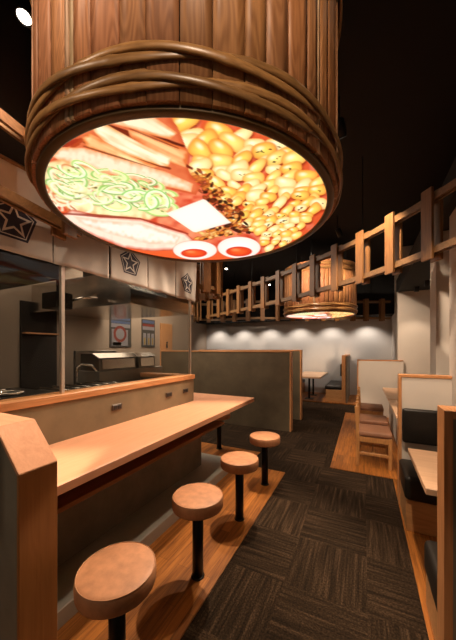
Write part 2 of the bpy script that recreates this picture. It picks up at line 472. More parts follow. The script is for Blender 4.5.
# ------------------------------------------------------------------ stools
def make_stool(loc, label):
    t = thing('counter_stool', (loc[0], loc[1], 0), label, 'stool', 'round stools along the counter')
    x, y = loc; z0 = .006
    m = MB(); R = .144
    pr = [(0, .402), (R-.010, .402), (R-.003, .406), (R, .414), (R+.001, .440), (R, .458), (R-.003, .4645), (R-.007, .4675), (R-.02, .4695), (R*.6, .473), (0, .474)]
    m.lathe(pr, x, y, 64); seat = m.build('seat', 'tan_leather', t)
    m = MB(); n = 72
    m.tube([(x+(R-.004)*math.cos(2*math.pi*i/n), y+(R-.004)*math.sin(2*math.pi*i/n), .4668) for i in range(n)], .0020, 6, closed=True)
    m.build('piping', 'seam_leather', seat)
    MB().lathe([(0, z0+.004), (.031, z0+.004), (.031, .402), (0, .402)], x, y, 32).build('pole', 'black_metal', t)
    MB().lathe([(0, z0), (.038, z0), (.038, z0+.004), (.033, z0+.008), (0, z0+.008)], x, y, 32).build('base_plate', 'black_metal', t)
    return t
sx = -.848
st0 = make_stool((sx+.006, .760), 'tan round stool nearest the camera at the counter')
for y, lab in ((1.341, 'tan round stool second from the camera along the counter'),
               (1.93, 'tan round stool third from the camera along the counter'),
               (2.53, 'tan round stool fourth from the camera on the far end of the timber band')):
    place_copy(st0, (sx, y, 0), lab)
place_copy(st0, (-1.68, 3.17, 0), 'tan round stool behind the far corner of the counter, half hidden by its top')

# ------------------------------------------------------------------ soup drums
DZ, DT, DR = 1.92, 2.80, .65
SR = .611
DC = (-.743, 1.144)
def project(X, Y, H):
    xc = X*CT+Y*ST; z = -X*ST+Y*CT
    return CX+FPX*xc/z, HOR-FPX*(H-EYE)/z

def soup_colours(X, Y):
    """the printed bowl of noodles, evaluated at every point of the disc"""
    u, v = project(X, Y, DZ)
    rs = np.random.RandomState(3)
    def vnoise(a, b, sc, seed):
        r = np.random.RandomState(seed); tab = r.rand(64, 64)
        x = a/sc; y = b/sc; xi = np.floor(x).astype(int); yi = np.floor(y).astype(int); fx = x-xi; fy = y-yi
        fx = fx*fx*(3-2*fx); fy = fy*fy*(3-2*fy)
        g = lambda i, j: tab[i % 64, j % 64]
        return (g(xi, yi)*(1-fx)+g(xi+1, yi)*fx)*(1-fy)+(g(xi, yi+1)*(1-fx)+g(xi+1, yi+1)*fx)*fy
    def L(c): return np.array(lin(c))
    img = np.zeros((len(u), 3))
    n1 = .6*vnoise(u, v, 14, 1)+.4*vnoise(u, v*1.6, 5, 2)
    def lerp(a, b, t): return a[None]*(1-t[:, None])+b[None]*t[:, None]
    img[:] = lerp(L((214, 78, 48)), L((250, 168, 128)), np.clip((n1-.25)*1.8, 0, 1))
    def put(mask, col): img[:] = img*(1-mask[:, None])+col*mask[:, None]
    def sdf(pts):
        P = np.array(pts, float); d = np.full(len(u), 1e9); ins = np.zeros(len(u), bool)
        for i in range(len(P)):
            a, b = P[i], P[(i+1) % len(P)]; e = b-a
            t = np.clip(((u-a[0])*e[0]+(v-a[1])*e[1])/(e@e), 0, 1)
            d = np.minimum(d, np.hypot(u-a[0]-t*e[0], v-a[1]-t*e[1]))
            c = ((a[1] > v) != (b[1] > v))
            with np.errstate(divide='ignore', invalid='ignore'):
                xx = a[0]+(v-a[1])*e[0]/(e[1] if e[1] else 1e-9)
            ins ^= c & (u < xx)
        return np.where(ins, -d, d)
    def poly(pts, mid, edge, wid=4., soft=.9, tex=0., tsc=4., streak=None):
        d = sdf(pts); m = np.clip(.5-d/soft, 0, 1)
        t = np.clip(-d/wid, 0, 1)
        if tex: t = np.clip(t+tex*(vnoise(u, v, tsc, 11)-.5)*2, 0, 1)
        if streak:
            ang, sc, amt = streak; w = -u*math.sin(ang)+v*math.cos(ang); l = u*math.cos(ang)+v*math.sin(ang)
            t = np.clip(t+amt*(vnoise(w*1., l*.12, sc, 17)-.5)*2, 0, 1)
        put(m, lerp(L(edge), L(mid), t))
    def ell(cu, cv, a, b, ang, mid, edge, soft=.25, hi=None, pw=.8, se=2., tap=0.):
        c_, s_ = math.cos(ang), math.sin(ang); x = (u-cu)*c_+(v-cv)*s_; y = -(u-cu)*s_+(v-cv)*c_
        y = y*(1+tap*np.clip(x/a, -1, 1)); q = (np.abs(x/a)**se+np.abs(y/b)**se)**(1/se); m = np.clip((1-q)/soft, 0, 1); m = np.where(q < 1, np.minimum(1, m*1.2), 0)
        col = lerp(L(edge), L(mid), np.clip((1-q), 0, 1)**pw)
        put(m, col)
        if hi is not None:
            q2 = np.hypot((x+a*.25)/(a*.45), (y+b*.3)/(b*.4)); put(np.clip(1-q2, 0, 1)*.8, L(hi)[None])
    def ring(cu, cv, a, b, ang, th, col, al=1., arc=None):
        c_, s_ = math.cos(ang), math.sin(ang); x = (u-cu)*c_+(v-cv)*s_; y = -(u-cu)*s_+(v-cv)*c_
        q = np.sqrt((x/a)**2+(y/b)**2); mk = np.clip(1.4*(1-np.abs(q-1)/th), 0, 1)*al
        if arc: mk = mk*(np.mod(np.arctan2(y/b, x/a)-arc[0], 2*math.pi) < arc[1])
        put(mk, L(col)[None])
    def stroke(p, q, w, col, al=1.):
        p = np.array(p, float); q = np.array(q, float); e = q-p
        t = np.clip(((u-p[0])*e[0]+(v-p[1])*e[1])/(e@e), 0, 1); d = np.hypot(u-p[0]-t*e[0], v-p[1]-t*e[1])
        put(np.clip((w*(1-.5*abs(1-2*t))-d)/.7+.5, 0, 1)*al, L(col)[None])
    pi = math.pi
    # ---- corn, right half
    def corn_side(a, b):
        pts = [(165, 112), (183, 148), (192, 168), (205, 188), (222, 200), (232, 226), (262, 240), (262, 262), (345, 262), (345, 100), (165, 100)]
        from_in = False
        j = len(pts)-1
        for i in range(len(pts)):
            if (pts[i][1] > b) != (pts[j][1] > b) and a < (pts[j][0]-pts[i][0])*(b-pts[i][1])/(pts[j][1]-pts[i][1])+pts[i][0]: from_in = not from_in
            j = i
        return from_in
    r = random.Random(21); kern = []
    poly([(160, 108), (183, 148), (192, 168), (205, 188), (222, 200), (232, 226), (258, 240), (268, 262), (345, 262), (345, 100)], (226, 106, 62), (244, 164, 140), 14, 6, .5, 6)
    vv = 116.
    while vv < 256:
        sc = ((HOR-vv)/228.)**1.25
        aa = 17.5*sc
        uu = 160.+r.uniform(0, 12)
        while uu < 335:
            kern.append((uu+r.uniform(-3, 3)*sc, vv+r.uniform(-3.4, 3.4)*sc, aa, sc)); uu += aa*r.uniform(1.25, 1.65)
        vv += 10.5*sc
    for cu, cv, aa, sc in kern:
        if not corn_side(cu, cv): continue
        zz = FPX*(DZ-EYE)/(HOR-cv); xx = (cu-CX)/FPX*zz
        if math.hypot(xx*CT-zz*ST-DC[0], xx*ST+zz*CT-DC[1]) > .965*SR: continue
        ang = r.uniform(-.85, .05) if cu > 235 else r.uniform(-.5, .8)
        a = aa*r.uniform(.70, 1.05); b = a*r.uniform(.46, .64); tp = r.uniform(-.35, .35); se = r.uniform(2.1, 2.9)
        ell(cu+.8, cv+1.4, a*1.10, b*1.2, ang, *r.choice([((150, 40, 18), (206, 80, 44)), ((196, 70, 30), (216, 92, 52)), ((96, 26, 10), (190, 66, 36))]), .35, None, .8, se, tp)
        mid, edge = r.choice([((255, 242, 150), (238, 142, 48)), ((255, 250, 196), (246, 176, 84)), ((255, 230, 120), (228, 116, 38))])
        ell(cu, cv, a, b, ang, mid, edge, .14, (255, 255, 232), .5, se, tp)
        if r.random() < .24:
            for k in range(r.randint(2, 4)):
                du = r.uniform(-.5, .5)*a; dv = r.uniform(-.1, .45)*b
                ell(cu+du*math.cos(ang)-dv*math.sin(ang), cv+dv*math.cos(ang)+du*math.sin(ang), r.uniform(1.2, 3.4)*sc**.6, r.uniform(.6, 1.3)*sc**.6, ang+r.uniform(-.5, .5), *r.choice([((36, 12, 6), (120, 50, 18)), ((90, 34, 12), (190, 100, 36)), ((24, 8, 4), (70, 26, 10))]), .6)
    # ---- charred bits and mince between corn and butter
    for k in range(150):
        t = r.random(); cu = 196+t*46+r.uniform(-10, 10); cv = 178+t*52+r.uniform(-8, 8)
        ell(cu, cv, r.uniform(1.5, 5), r.uniform(1, 2.6), r.uniform(-.8, .8), *r.choice([((40, 14, 6), (90, 34, 14)), ((120, 50, 20), (90, 36, 16)), ((226, 140, 66), (170, 76, 34)), ((190, 96, 50), (120, 44, 20)), ((250, 190, 110), (200, 110, 50))]), .4)
    for k in range(70):
        cu = r.uniform(196, 240); cv = 238-(cu-196)*.18+r.uniform(-5, 5)
        ell(cu, cv, r.uniform(2, 5), r.uniform(1.2, 2.4), r.uniform(-.6, .3), *r.choice([((250, 200, 110), (190, 96, 40)), ((240, 160, 70), (160, 66, 26)), ((60, 20, 10), (110, 44, 20)), ((255, 224, 150), (210, 120, 60))]), .4)
    # ---- bamboo shoot sticks, upper left
    poly([(48, 168), (84, 132), (112, 119), (166, 114), (178, 132), (184, 146), (190, 160), (188, 176), (200, 190), (196, 198), (120, 182), (60, 180)], (226, 128, 84), (214, 104, 62), 6, 1, .5, 6)
    stroke((96, 126), (176, 156), 3.4, (120, 34, 16)); stroke((84, 146), (170, 172), 2.2, (150, 60, 26)); stroke((62, 150), (84, 143), 3.0, (176, 66, 40))
    stroke((120, 134), (192, 172), 2.4, (134, 44, 20)); stroke((150, 140), (184, 150), 2., (110, 34, 16)); stroke((64, 158), (90, 138), 2., (190, 84, 44))
    poly([(106, 122), (135, 117), (152, 120), (177, 137), (170, 143), (150, 138), (130, 132), (112, 128)], (255, 238, 206), (240, 166, 104), 4, 1, .1, 4, (.5, 2.4, .45))
    poly([(128, 134), (143, 136), (188, 154), (186, 171), (172, 167), (150, 153), (130, 141)], (255, 206, 150), (226, 128, 70), 5, 1, .1, 4, (.45, 2.6, .5))
    poly([(86, 124), (100, 125), (116, 134), (142, 148), (172, 161), (168, 170), (160, 169), (132, 160), (110, 150), (96, 138)], (255, 244, 214), (244, 176, 108), 4, 1, .1, 4, (.46, 2.2, .45))
    poly([(82, 142), (90, 137), (104, 145), (132, 160), (158, 170), (150, 173), (118, 163), (88, 152)], (255, 226, 170), (232, 140, 76), 4, 1, .1, 4, (.4, 2.2, .5))
    stroke((84, 150), (160, 174), 1.1, (140, 60, 26), .8); stroke((130, 133), (178, 152), 1.0, (150, 56, 24), .7)
    poly([(52, 160), (60, 151), (85, 152), (120, 162), (165, 175), (193, 187), (191, 195), (160, 188), (130, 182), (105, 176), (84, 168), (60, 164)], (255, 232, 204), (243, 178, 128), 5, 1, .35, 3.2)
    # ---- noodles and leek rings, left
    poly([(40, 168), (62, 163), (92, 172), (128, 184), (160, 192), (176, 204), (168, 214), (150, 222), (112, 222), (76, 216), (50, 200)], (244, 240, 190), (236, 186, 130), 6, 2, .55, 4.5)
    for k in range(30):
        cu = r.uniform(46, 84); cv = r.uniform(176, 214); ring(cu, cv, r.uniform(8, 16), r.uniform(4, 8), r.uniform(.2, .8), .16, r.choice([(255, 236, 200), (224, 140, 86), (255, 246, 220), (196, 104, 58)]), .8)
    for k in range(46):
        t = r.random(); cu = 70+t*96+r.uniform(-6, 6); cv = 184+t*18+r.uniform(-14, 16)
        ell(cu, cv, r.uniform(2, 6), r.uniform(1., 2.4), r.uniform(.1, .8), *r.choice([((60, 44, 10), (120, 110, 44)), ((150, 110, 40), (200, 190, 100)), ((236, 150, 80), (244, 210, 150)), ((110, 120, 40), (190, 206, 110))]), .6)
    for k in range(60):
        t = r.random(); cu = 60+t*106+r.uniform(-5, 5); cv = 179+t*20+r.uniform(-11, 16); a = r.uniform(8, 17); b = a*r.uniform(.26, .5); an = r.uniform(-.1, .8)
        gcol = r.choice([(150, 202, 96), (186, 220, 120), (116, 180, 66), (214, 232, 150), (246, 240, 190)]); arc = (r.uniform(0, 6.3), r.uniform(2.0, 4.4))
        ring(cu+.5, cv+1.2, a, b, an, .30, r.choice([(120, 100, 40), (210, 170, 100), (190, 190, 110)]), .55, arc)
        ring(cu, cv, a, b, an, .34, r.choice([(250, 250, 218), (240, 244, 190), (252, 246, 214)]), .95, arc); ring(cu, cv, a*1.12, b*1.15, an, .11, gcol, .85, arc)
    for cu, cv, a, b, an in ((72, 173, 14, 6, .38), (140, 203, 17, 8.5, .2), (157, 204, 12, 9.5, .5), (116, 208, 14, 5.5, .15)):
        arc = (r.uniform(0, 6.3), 4.6); ring(cu, cv, a, b, an, .26, (250, 252, 222), .9, arc); ring(cu, cv, a*1.1, b*1.12, an, .10, (140, 204, 88), .8, arc); ring(cu, cv, a*.6, b*.55, an, .25, (226, 240, 160), .8, (arc[0]+1, 3.5))
    # ---- roast pork, butter, eggs
    poly([(38, 214), (70, 214), (120, 224), (190, 240), (262, 262), (60, 262)], (236, 112, 62), (236, 112, 62), 3, 1.5, .2, 5)
    poly([(60, 218), (72, 212), (100, 218), (142, 221), (186, 235), (196, 244), (182, 252), (150, 253), (124, 250), (95, 239), (72, 228)], (255, 230, 210), (206, 84, 46), 3.6, 1, .12, 4)
    poly([(74, 219), (100, 223), (142, 226), (180, 239), (176, 246), (150, 246), (110, 236), (84, 227)], (255, 240, 228), (250, 204, 176), 4, 2, .4, 3)
    stroke((62, 216), (140, 221), 1.6, (160, 44, 20), .8); stroke((140, 221), (188, 236), 1.4, (176, 50, 24), .8)
    poly([(166, 216), (203, 202), (206, 203), (231, 225), (196, 234.5), (193, 234)], (252, 244, 235), (250, 236, 222), 4, .9)
    for cu, cv, a, b, yu, yv, ya, yb in ((195, 252, 22.5, 9.5, 194, 255, 14, 4.6), (239, 249.5, 22, 10.8, 239, 253.3, 14, 5.2)):
        ell(cu, cv, a*1.05, b*1.08, 0, (190, 66, 34), (214, 90, 50), .3)
        ell(cu, cv, a, b, 0, (255, 250, 246), (255, 232, 220), .08)
        ell(yu, yv, ya, yb, 0, (250, 120, 60), (214, 44, 22), .15, (255, 170, 110))
    return img

def make_screen_mesh():
    N = 340; R = .628
    g = np.linspace(-R, R, N)
    GX, GY = np.meshgrid(g, g, indexing='ij')
    cols = soup_colours((GX+DC[0]).ravel(), (GY+DC[1]).ravel())
    inside = (GX**2+GY**2) < R*R
    idx = -np.ones(N*N, int); keep = np.flatnonzero(inside.ravel()); idx[keep] = np.arange(len(keep))
    I = np.arange(N*N).reshape(N, N)
    q = np.stack([I[:-1, :-1], I[:-1, 1:], I[1:, 1:], I[1:, :-1]], -1).reshape(-1, 4)   # faces down
    q = idx[q]; q = q[(q >= 0).all(1)]
    co = np.stack([GX.ravel()[keep], GY.ravel()[keep], np.full(len(keep), .012)], -1)*S
    me = bpy.data.meshes.new('screen')
    me.from_pydata(co.tolist(), [], q.tolist())
    at = me.color_attributes.new('Col', 'FLOAT_COLOR', 'POINT')
    c4 = np.ones((len(keep), 4), np.float32); c4[:, :3] = np.clip(cols[keep]*1.16, 0, 1.16)**1.22
    at.data.foreach_set('color', c4.ravel())
    me.materials.append(MATS['soup_print']); me.update()
    return me

def make_drum(c, label):
    t = thing('drum_lamp', (c[0], c[1], DZ), label, 'pendant lamp', 'giant cedar soup drums')
    x, y = c; r = random.Random(5)
    # staves
    m = MB(); a = 0.; TW = 2*math.pi
    while a < TW-.015:
        if r.random() < .22: w = r.uniform(.018, .034); col = tuple(k*r.uniform(.92, 1.06) for k in (.78, .54, .34))
        else:
            w = r.uniform(.085, .165); k = r.uniform(.72, 1.12); col = (.60*k, .275*k*r.uniform(.93, 1.08), .118*k*r.uniform(.9, 1.1))
        w = min(w, TW-a); e = .0022; n = max(1, int(w/.03)); rr = DR+r.uniform(-.0015, .0015)
        b = bmesh.new(); ol, oh, il, ih = [], [], [], []
        for i in range(n+1):
            th = a+e+(w-2*e)*i/n; cs, sn = math.cos(th), math.sin(th)
            ol.append(b.verts.new((x+rr*cs, y+rr*sn, DZ+.010))); oh.append(b.verts.new((x+rr*cs, y+rr*sn, DT)))
            il.append(b.verts.new((x+(DR-.022)*cs, y+(DR-.022)*sn, DZ+.010))); ih.append(b.verts.new((x+(DR-.022)*cs, y+(DR-.022)*sn, DT)))
        for i in range(n):
            b.faces.new((ol[i], ol[i+1], oh[i+1], oh[i])).smooth = True; b.faces.new((il[i+1], il[i], ih[i], ih[i+1]))
            b.faces.new((oh[i], oh[i+1], ih[i+1], ih[i])); b.faces.new((il[i], il[i+1], ol[i+1], ol[i]))
        b.faces.new((ol[0], oh[0], ih[0], il[0])); b.faces.new((ol[-1], il[-1], ih[-1], oh[-1]))
        m.merge(b, None, 0, col); a += w
    m.build('stave_wall', 'cedar_staves', t)
    MB().lathe([(DR-.06, DZ+.016), (DR-.024, DZ+.016), (DR-.024, DT-.02), (0, DT-.02), (0, DT-.06), (DR-.06, DT-.06)], x, y, 64).build('lining', 'dark_void', t)
    # bottom ring
    MB().lathe([(SR-.001, DZ+.0), (SR+.004, DZ-.002), (DR-.014, DZ-.002), (DR-.012, DZ), (DR-.012, DZ+.012), (SR+.01, DZ+.012), (SR-.001, DZ+.008)], x, y, 128, closed=True).build('rim_ring', 'bronze_ring', t)
    # twisted bamboo hoops, two strands each
    for hz in (1.972, 2.046, 2.665, 2.735):
        h = MB(); n = 420
        for s_, kcol in ((1, (.44, .225, .080)), (-1, (.33, .17, .062))):
            nodes = []; th = r.uniform(0, .5)
            while th < TW: nodes.append(th); th += r.uniform(.42, .62)
            pts, rad = [], []
            for i in range(n):
                th = TW*i/n; ph = th*3.5+hz*9
                ph = th*5+hz*40
                bul = sum(math.exp(-((th-k)/.016)**2) for k in nodes)
                pts.append((x+(DR+.0115+.0048*s_*math.sin(ph))*math.cos(th), y+(DR+.0115+.0048*s_*math.sin(ph))*math.sin(th), hz+s_*.0135*math.cos(ph)))
                rad.append(.0125+.0026*bul+.0012*math.sin(th*7+s_)+.0006*math.sin(th*19))
            h.tube(pts, rad, 10, 0, kcol, closed=True, flat=.48)
            for k in nodes:
                pass
        h.build('bamboo_hoop', 'bamboo', t)
    for k in range(3):
        th = TW*k/3+.4
        MB().tube([(x+(DR-.15)*math.cos(th), y+(DR-.15)*math.sin(th), DT-.025), (x+(DR-.15)*math.cos(th), y+(DR-.15)*math.sin(th), H_CEIL)], .006, 8).build('hanger_rod', 'black_metal', t)
    sc = bpy.data.objects.new('soup_screen', SCREEN); COL.objects.link(sc); sc.parent = t; sc['_org'] = [c[0], c[1], DZ]
    return t
SCREEN = make_screen_mesh()
d0 = make_drum(DC, 'huge cedar bucket lamp with lit ramen picture underneath, hanging over the near stools')
place_copy(d0, (-.763, 5.49, DZ), 'smaller-looking far cedar bucket lamp with lit ramen picture, hanging behind the lattice')

# ------------------------------------------------------------------ lattice
def resample(path, step, off=0.):
    pts = [Vector(p) for p in path]; out = []
    # catmull-rom
    dense = []
    for i in range(len(pts)-1):
        p0 = pts[max(0, i-1)]; p1 = pts[i]; p2 = pts[i+1]; p3 = pts[min(len(pts)-1, i+2)]
        for k in range(24):
            t = k/24; dense.append(.5*((2*p1)+(p2-p0)*t+(2*p0-5*p1+4*p2-p3)*t*t+(3*p1-p0-3*p2+p3)*t**3))
    dense.append(pts[-1]); acc = step-off; out = [] if off else [dense[0]]
    if not off: acc = 0
    for a, b in zip(dense, dense[1:]):
        L = (b-a).length; acc += L
        if acc >= step: out.append(b.copy()); acc -= step
    return out, dense
def lattice(path, label, step=.37, off=0., zb=1.94, zt=2.452, zu=2.385):
    pts, dense = resample([(p[0], p[1], 0) for p in path], step, off)
    c0 = pts[len(pts)//2]
    t = thing('wood_lattice', (c0.x, c0.y, zb), label, 'lattice', None)
    for z in (2.005, zu):
        for s_ in (-1, 1):
            m = MB(); d = dense[::3]+[dense[-1]]
            b = bmesh.new(); rings = []
            for i, p in enumerate(d):
                a = d[max(0, i-1)]; c = d[min(len(d)-1, i+1)]; tg = (c-a).normalized(); nn = Vector((-tg.y, tg.x, 0))
                o_ = p+nn*.018*s_
                rings.append([b.verts.new(o_+nn*dx+Vector((0, 0, z+dz))) for dx, dz in ((-.009, -.024), (.009, -.024), (.009, .024), (-.009, .024))])
            for A, B in zip(rings, rings[1:]):
                for k in range(4): b.faces.new((A[k], A[(k+1) % 4], B[(k+1) % 4], B[k]))
            b.faces.new(rings[0][::-1]); b.faces.new(rings[-1])
            bmesh.ops.recalc_face_normals(b, faces=b.faces[:])
            m.merge(b); m.build('rail', 'lattice_rail_wood', t)
    n = len(pts)
    for i, p in enumerate(pts):
        a = pts[max(0, i-1)]; c = pts[min(n-1, i+1)]; tg = (c-a).normalized(); nn = Vector((-tg.y, tg.x, 0))
        for s_ in (-1, 1):
            M = Matrix.Translation(p+nn*.038*s_) @ Matrix((tg, nn, Vector((0, 0, 1)))).transposed().to_4x4()
            MB().box(-.046, .046, -.0105, .0105, zb, zt, .002, mat=M).build('slat', 'lattice_wood', t)
    for i in range(1, n, 3):
        p = pts[i]
        MB().tube([(p.x, p.y, 2.03), (p.x, p.y, H_CEIL)], .005, 6).build('hanger_rod', 'black_metal', t)
    return t
lattice([(-1.27, -.25), (-1.36, .15), (-1.44, .5), (-1.49, .72), (-1.545, 1.0), (-1.566, 1.12)],
        'short wooden lattice rail in front of the large star-marked cloth at upper left', .43, off=.43, zt=2.41, zu=2.345)
lattice([(-1.76, 2.64), (-1.63, 2.74), (-1.58, 2.90), (-1.64, 3.07), (-1.82, 3.17), (-2.1, 3.19), (-2.5, 3.12)],
        'curled end of wooden lattice just beyond the last star-marked cloth', .16)
NEAR = [(.86, 1.80), (.645, 2.15), (.427, 2.49), (.2, 2.80), (-.04, 3.086), (-.30, 3.34), (-.565, 3.58), (-.836, 3.82), (-1.3, 4.17), (-1.75, 4.48), (-2.25, 4.80), (-2.74, 5.10), (-3.1, 5.28)]
lattice(NEAR, 'wooden lattice rail sweeping from upper right to far left before the far drum', .372, off=.028)
lattice([(-3.40, 5.42), (-3.62, 5.62), (-3.5, 5.9), (-3.0, 6.05), (-2.42, 6.0), (-1.4, 6.50), (-.4, 6.99), (.55, 7.45)],
        'dark wooden lattice rail along the far wall behind the far drum', .345)

# ------------------------------------------------------------------ partitions
def x_partition(x0, x1, y, h, th, core, label, wood_right=True, name='booth_partition', cap=.022, left_edge=None):
    t = thing(name, ((x0+x1)/2, y, 0), label, 'partition')
    e = .022
    xa = x0+(e if not wood_right else 0); xb = x1-(e if wood_right else 0)
    box(xa, xb, y-th/2+.006, y+th/2-.006, 0.001, h-cap).build('panel', core, t)
    box(x0, x1, y-th/2, y+th/2, h-cap, h, .002).build('top_cap', 'trim_wood_x', t)
    if wood_right: box(x1-e, x1, y-th/2, y+th/2, 0.001, h-cap, .002).build('edge_post', 'trim_wood', t)
    else: box(x0, x0+e, y-th/2, y+th/2, 0.001, h-cap, .002).build('edge_post', 'trim_wood', t)
    return t
x_partition(-3.58, -1.016, 4.36, 1.262, .12, 'concrete_dark', 'long dark concrete partition with wood edge behind the counter end')
x_partition(-3.2, -1.02, 5.16, 1.275, .12, 'concrete_dark', 'dark concrete partition standing just behind the long one')
x_partition(.262, .618, 2.745, 1.084, .09, 'white_wall', 'white booth partition with wood edge and black back cushion', False)
x_partition(-.115, .655, 6.02, 1.085, .09, 'white_wall', 'white partition with wood edge beyond the three wooden chairs', False)
# nearest partition at the right picture edge: framed panel seen on its end
P0 = thing('booth_partition', (.6, 1.28, 0), 'nearest wood-framed grey booth partition at the right', 'partition')
box(.285, 1.29, 1.235, 1.325, .007, 1.05).build('panel', 'concrete_grey', P0)
box(.258, .284, 1.228, 1.332, .007, 1.08, .002).build('edge_post', 'trim_wood', P0)
box(.284, 1.29, 1.228, 1.332, 1.05, 1.08, .002).build('top_cap', 'trim_wood_x', P0)
# far booth partition, along the aisle
P3 = thing('booth_partition', (-.42, 7.6, .02), 'far booth partition seen on its wooden end beside the black bench', 'partition')
box(-.455, -.345, 7.06, 8.39, .021, 1.11).build('panel', 'concrete', P3)
box(-.465, -.382, 7.03, 7.06, .021, 1.14, .002).build('edge_post', 'trim_wood', P3)
box(-.465, -.34, 7.06, 8.39, 1.11, 1.14, .002).build('top_cap', 'trim_wood_y', P3)

# ------------------------------------------------------------------ booth benches and tables
def bench(name, x0, x1, y0, y1, zs, label, facing, z0=.007, rise=.12, back=None, front_in=.02):
    t = thing(name, ((x0+x1)/2, (y0+y1)/2, z0), label, 'bench', 'black cushioned booth benches')
    b = [x0+front_in*.4, x1, y0, y1]
    if facing == '-Y': b[2] += front_in
    if facing == '+Y': b[3] -= front_in
    if facing == '-X': b[0] += front_in
    if facing == '+X': b[1] -= front_in
    box(b[0], b[1], b[2], b[3], z0, zs-rise, .002).build('base', 'bench_wood', t)
    m = MB(); m.box(x0, x1, y0, y1, zs-rise, zs, .028, seg=4)
    for f in m.bm.faces: f.smooth = True
    cu = m.build('seat_cushion', 'black_leather', t)
    if back:
        m = MB(); m.box(*back, .022, seg=4)
        for f in m.bm.faces: f.smooth = True
        m.build('back_cushion', 'black_leather', t)
    return t
bench('booth_bench', .262, .615, 2.31, 2.698, .395, 'black bench against white partition, facing the camera at the right', '-Y', rise=.17, back=(.283, .60, 2.645, 2.698, .535, .812))
bench('booth_bench', .275, .90, 1.335, 1.72, .335, 'black bench nearest the camera, mostly behind the framed partition at right', '+Y', rise=.16)
def plank_table(name, x0, x1, y0, y1, h, label, legs, z0=.007, th=.035, mat='table_wood', group='wooden dining tables'):
    t = thing(name, ((x0+x1)/2, (y0+y1)/2, z0), label, 'table', group)
    box(x0, x1, y0, y1, h-th, h, .004).build('tabletop', mat, t)
    for lx, ly in legs:
        m = MB(); m.box(lx-.022, lx+.022, ly-.022, ly+.022, z0+.012, h-th, .002); m.build('leg', 'black_metal', t)
        m = MB(); m.box(lx-.10, lx+.10, ly-.10, ly+.10, z0, z0+.012, .002); m.build('foot_plate', 'black_metal', t)
    return t
plank_table('booth_table', .285, .95, 1.72, 2.36, .585, 'pale wood booth table at the right between two black benches', [(.72, 2.03)])
# far booth
plank_table('booth_table', -1.55, -.91, 6.80, 8.30, .63, 'small pale wood table in the far booth on black legs', [(-1.25, 7.28), (-1.25, 7.9)], .02, .045)
bench('booth_bench', -.85, -.467, 7.08, 8.38, .40, 'black bench in the far booth right of the small table', '-X', .02, .09, back=(-.52, -.467, 7.3, 8.3, .62, .92))
bench('booth_bench', -2.0, -1.55, 7.08, 8.38, .40, 'black bench in the far booth left of the small table', '+X', .02, .09)

# side tables with panel and the chairs
def bar_table(y0, y1, label):
    t = thing('side_table', (.6, (y0+y1)/2, .006), label, 'table', 'pale tables facing the chairs')
    box(.305, 1.05, y0, y1, .565, .60, .004).build('tabletop', 'table_wood', t)
    box(.40, .43, y0+.01, y1-.01, .007, .565).build('support_panel', 'white_wall', t)
    return t
bar_table(3.38, 4.40, 'nearer pale wood table beside the first wooden chair')
bar_table(4.46, 5.70, 'farther pale wood table beside the last wooden chair')

def make_chair(x, y, label):
    # seat faces +X; origin at its near aisle corner
    t = thing('dining_chair', (x, y, .006), label, 'chair', 'wooden chairs along the timber floor')
    z0 = .007; D, W, hs = .345, .365, .335; l = .034
    for px, py, top in ((0, 0, .655), (0, W-l, .655), (D-l, 0, hs), (D-l, W-l, hs)):
        m = MB()
        if top > .5:
            m.prism([(x+px, z0), (x+px+l, z0), (x+px+l, hs), (x+px+l-.012, top), (x+px-.016, top), (x+px, hs)], 'Y', y+py, y+py+l, .003)
            m.build('back_leg', 'chair_wood', t)
        else:
            m.box(x+px, x+px+l, y+py, y+py+l, z0, top, .003); m.build('front_leg', 'chair_wood', t)
    m = MB()
    m.box(x+l, x+D-l, y+.006, y+.028, hs-.06, hs-.003, .002); m.box(x+l, x+D-l, y+W-.028, y+W-.006, hs-.06, hs-.003, .002)
    m.box(x+.006, x+.028, y+l, y+W-l, hs-.06, hs-.003, .002); m.box(x+D-.028, x+D-.006, y+l, y+W-l, hs-.06, hs-.003, .002)
    m.build('seat_frame', 'chair_wood', t)
    for py in (.008, W-.028): box(x+l, x+D-l, y+py, y+py+.02, .13, .16, .002).build('side_stretcher', 'chair_wood', t)
    box(x+D*.5-.01, x+D*.5+.01, y+.028, y+W-.028, .132, .158, .002).build('cross_stretcher', 'chair_wood', t)
    m = MB(); m.box(x+l*.6, x+D+.004, y-.002, y+W+.002, hs, hs+.055, .016, seg=3)
    for f in m.bm.faces: f.smooth = True
    m.build('seat_cushion', 'chair_cushion', t)
    box(x-.008, x+.012, y+l, y+W-l, .54, .635, .003).build('backrest', 'chair_wood', t)
    return t
c0 = make_chair(-.075, 3.385, 'wooden chair with brown seat nearest the camera at the side tables')
place_copy(c0, (-.075, 3.95, .006), 'middle wooden chair with brown seat at the side tables')
place_copy(c0, (-.075, 4.82, .006), 'farthest wooden chair with brown seat, before the white partition')

# ------------------------------------------------------------------ kitchen
K = thing('extractor_hood', (-2.7, 2.4, 1.715), 'large stainless steel extractor hood hanging in the kitchen behind the glass', 'hood')
MB().prism([(-3.55, 1.735), (-1.96, 1.735), (-1.96, 1.86), (-2.15, 2.05), (-3.55, 2.05)], 'Y', 1.93, 3.0, .004).build('canopy', 'steel', K)
m = MB(); m.box(-3.56, -1.945, 1.915, 1.93, 1.72, 1.74, .002); m.box(-1.958, -1.943, 1.93, 3.0, 1.72, 1.74, .002); m.build('rim', 'steel', K)
box(-3.0, -2.5, 2.2, 2.7, 2.05, 2.419).build('duct', 'steel_dark', K)
tag(box(-3.3, -2.2, .5, 1.40, 1.85, 2.05, .004).build('vent_box', 'dark_metal'), 'dark vent box under the kitchen ceiling at far left', 'vent')
B = thing('burner_lamp', (-2.5, 1.62, 1.64), 'dark burner fitting hanging left of the steel hood', 'kitchen fitting')
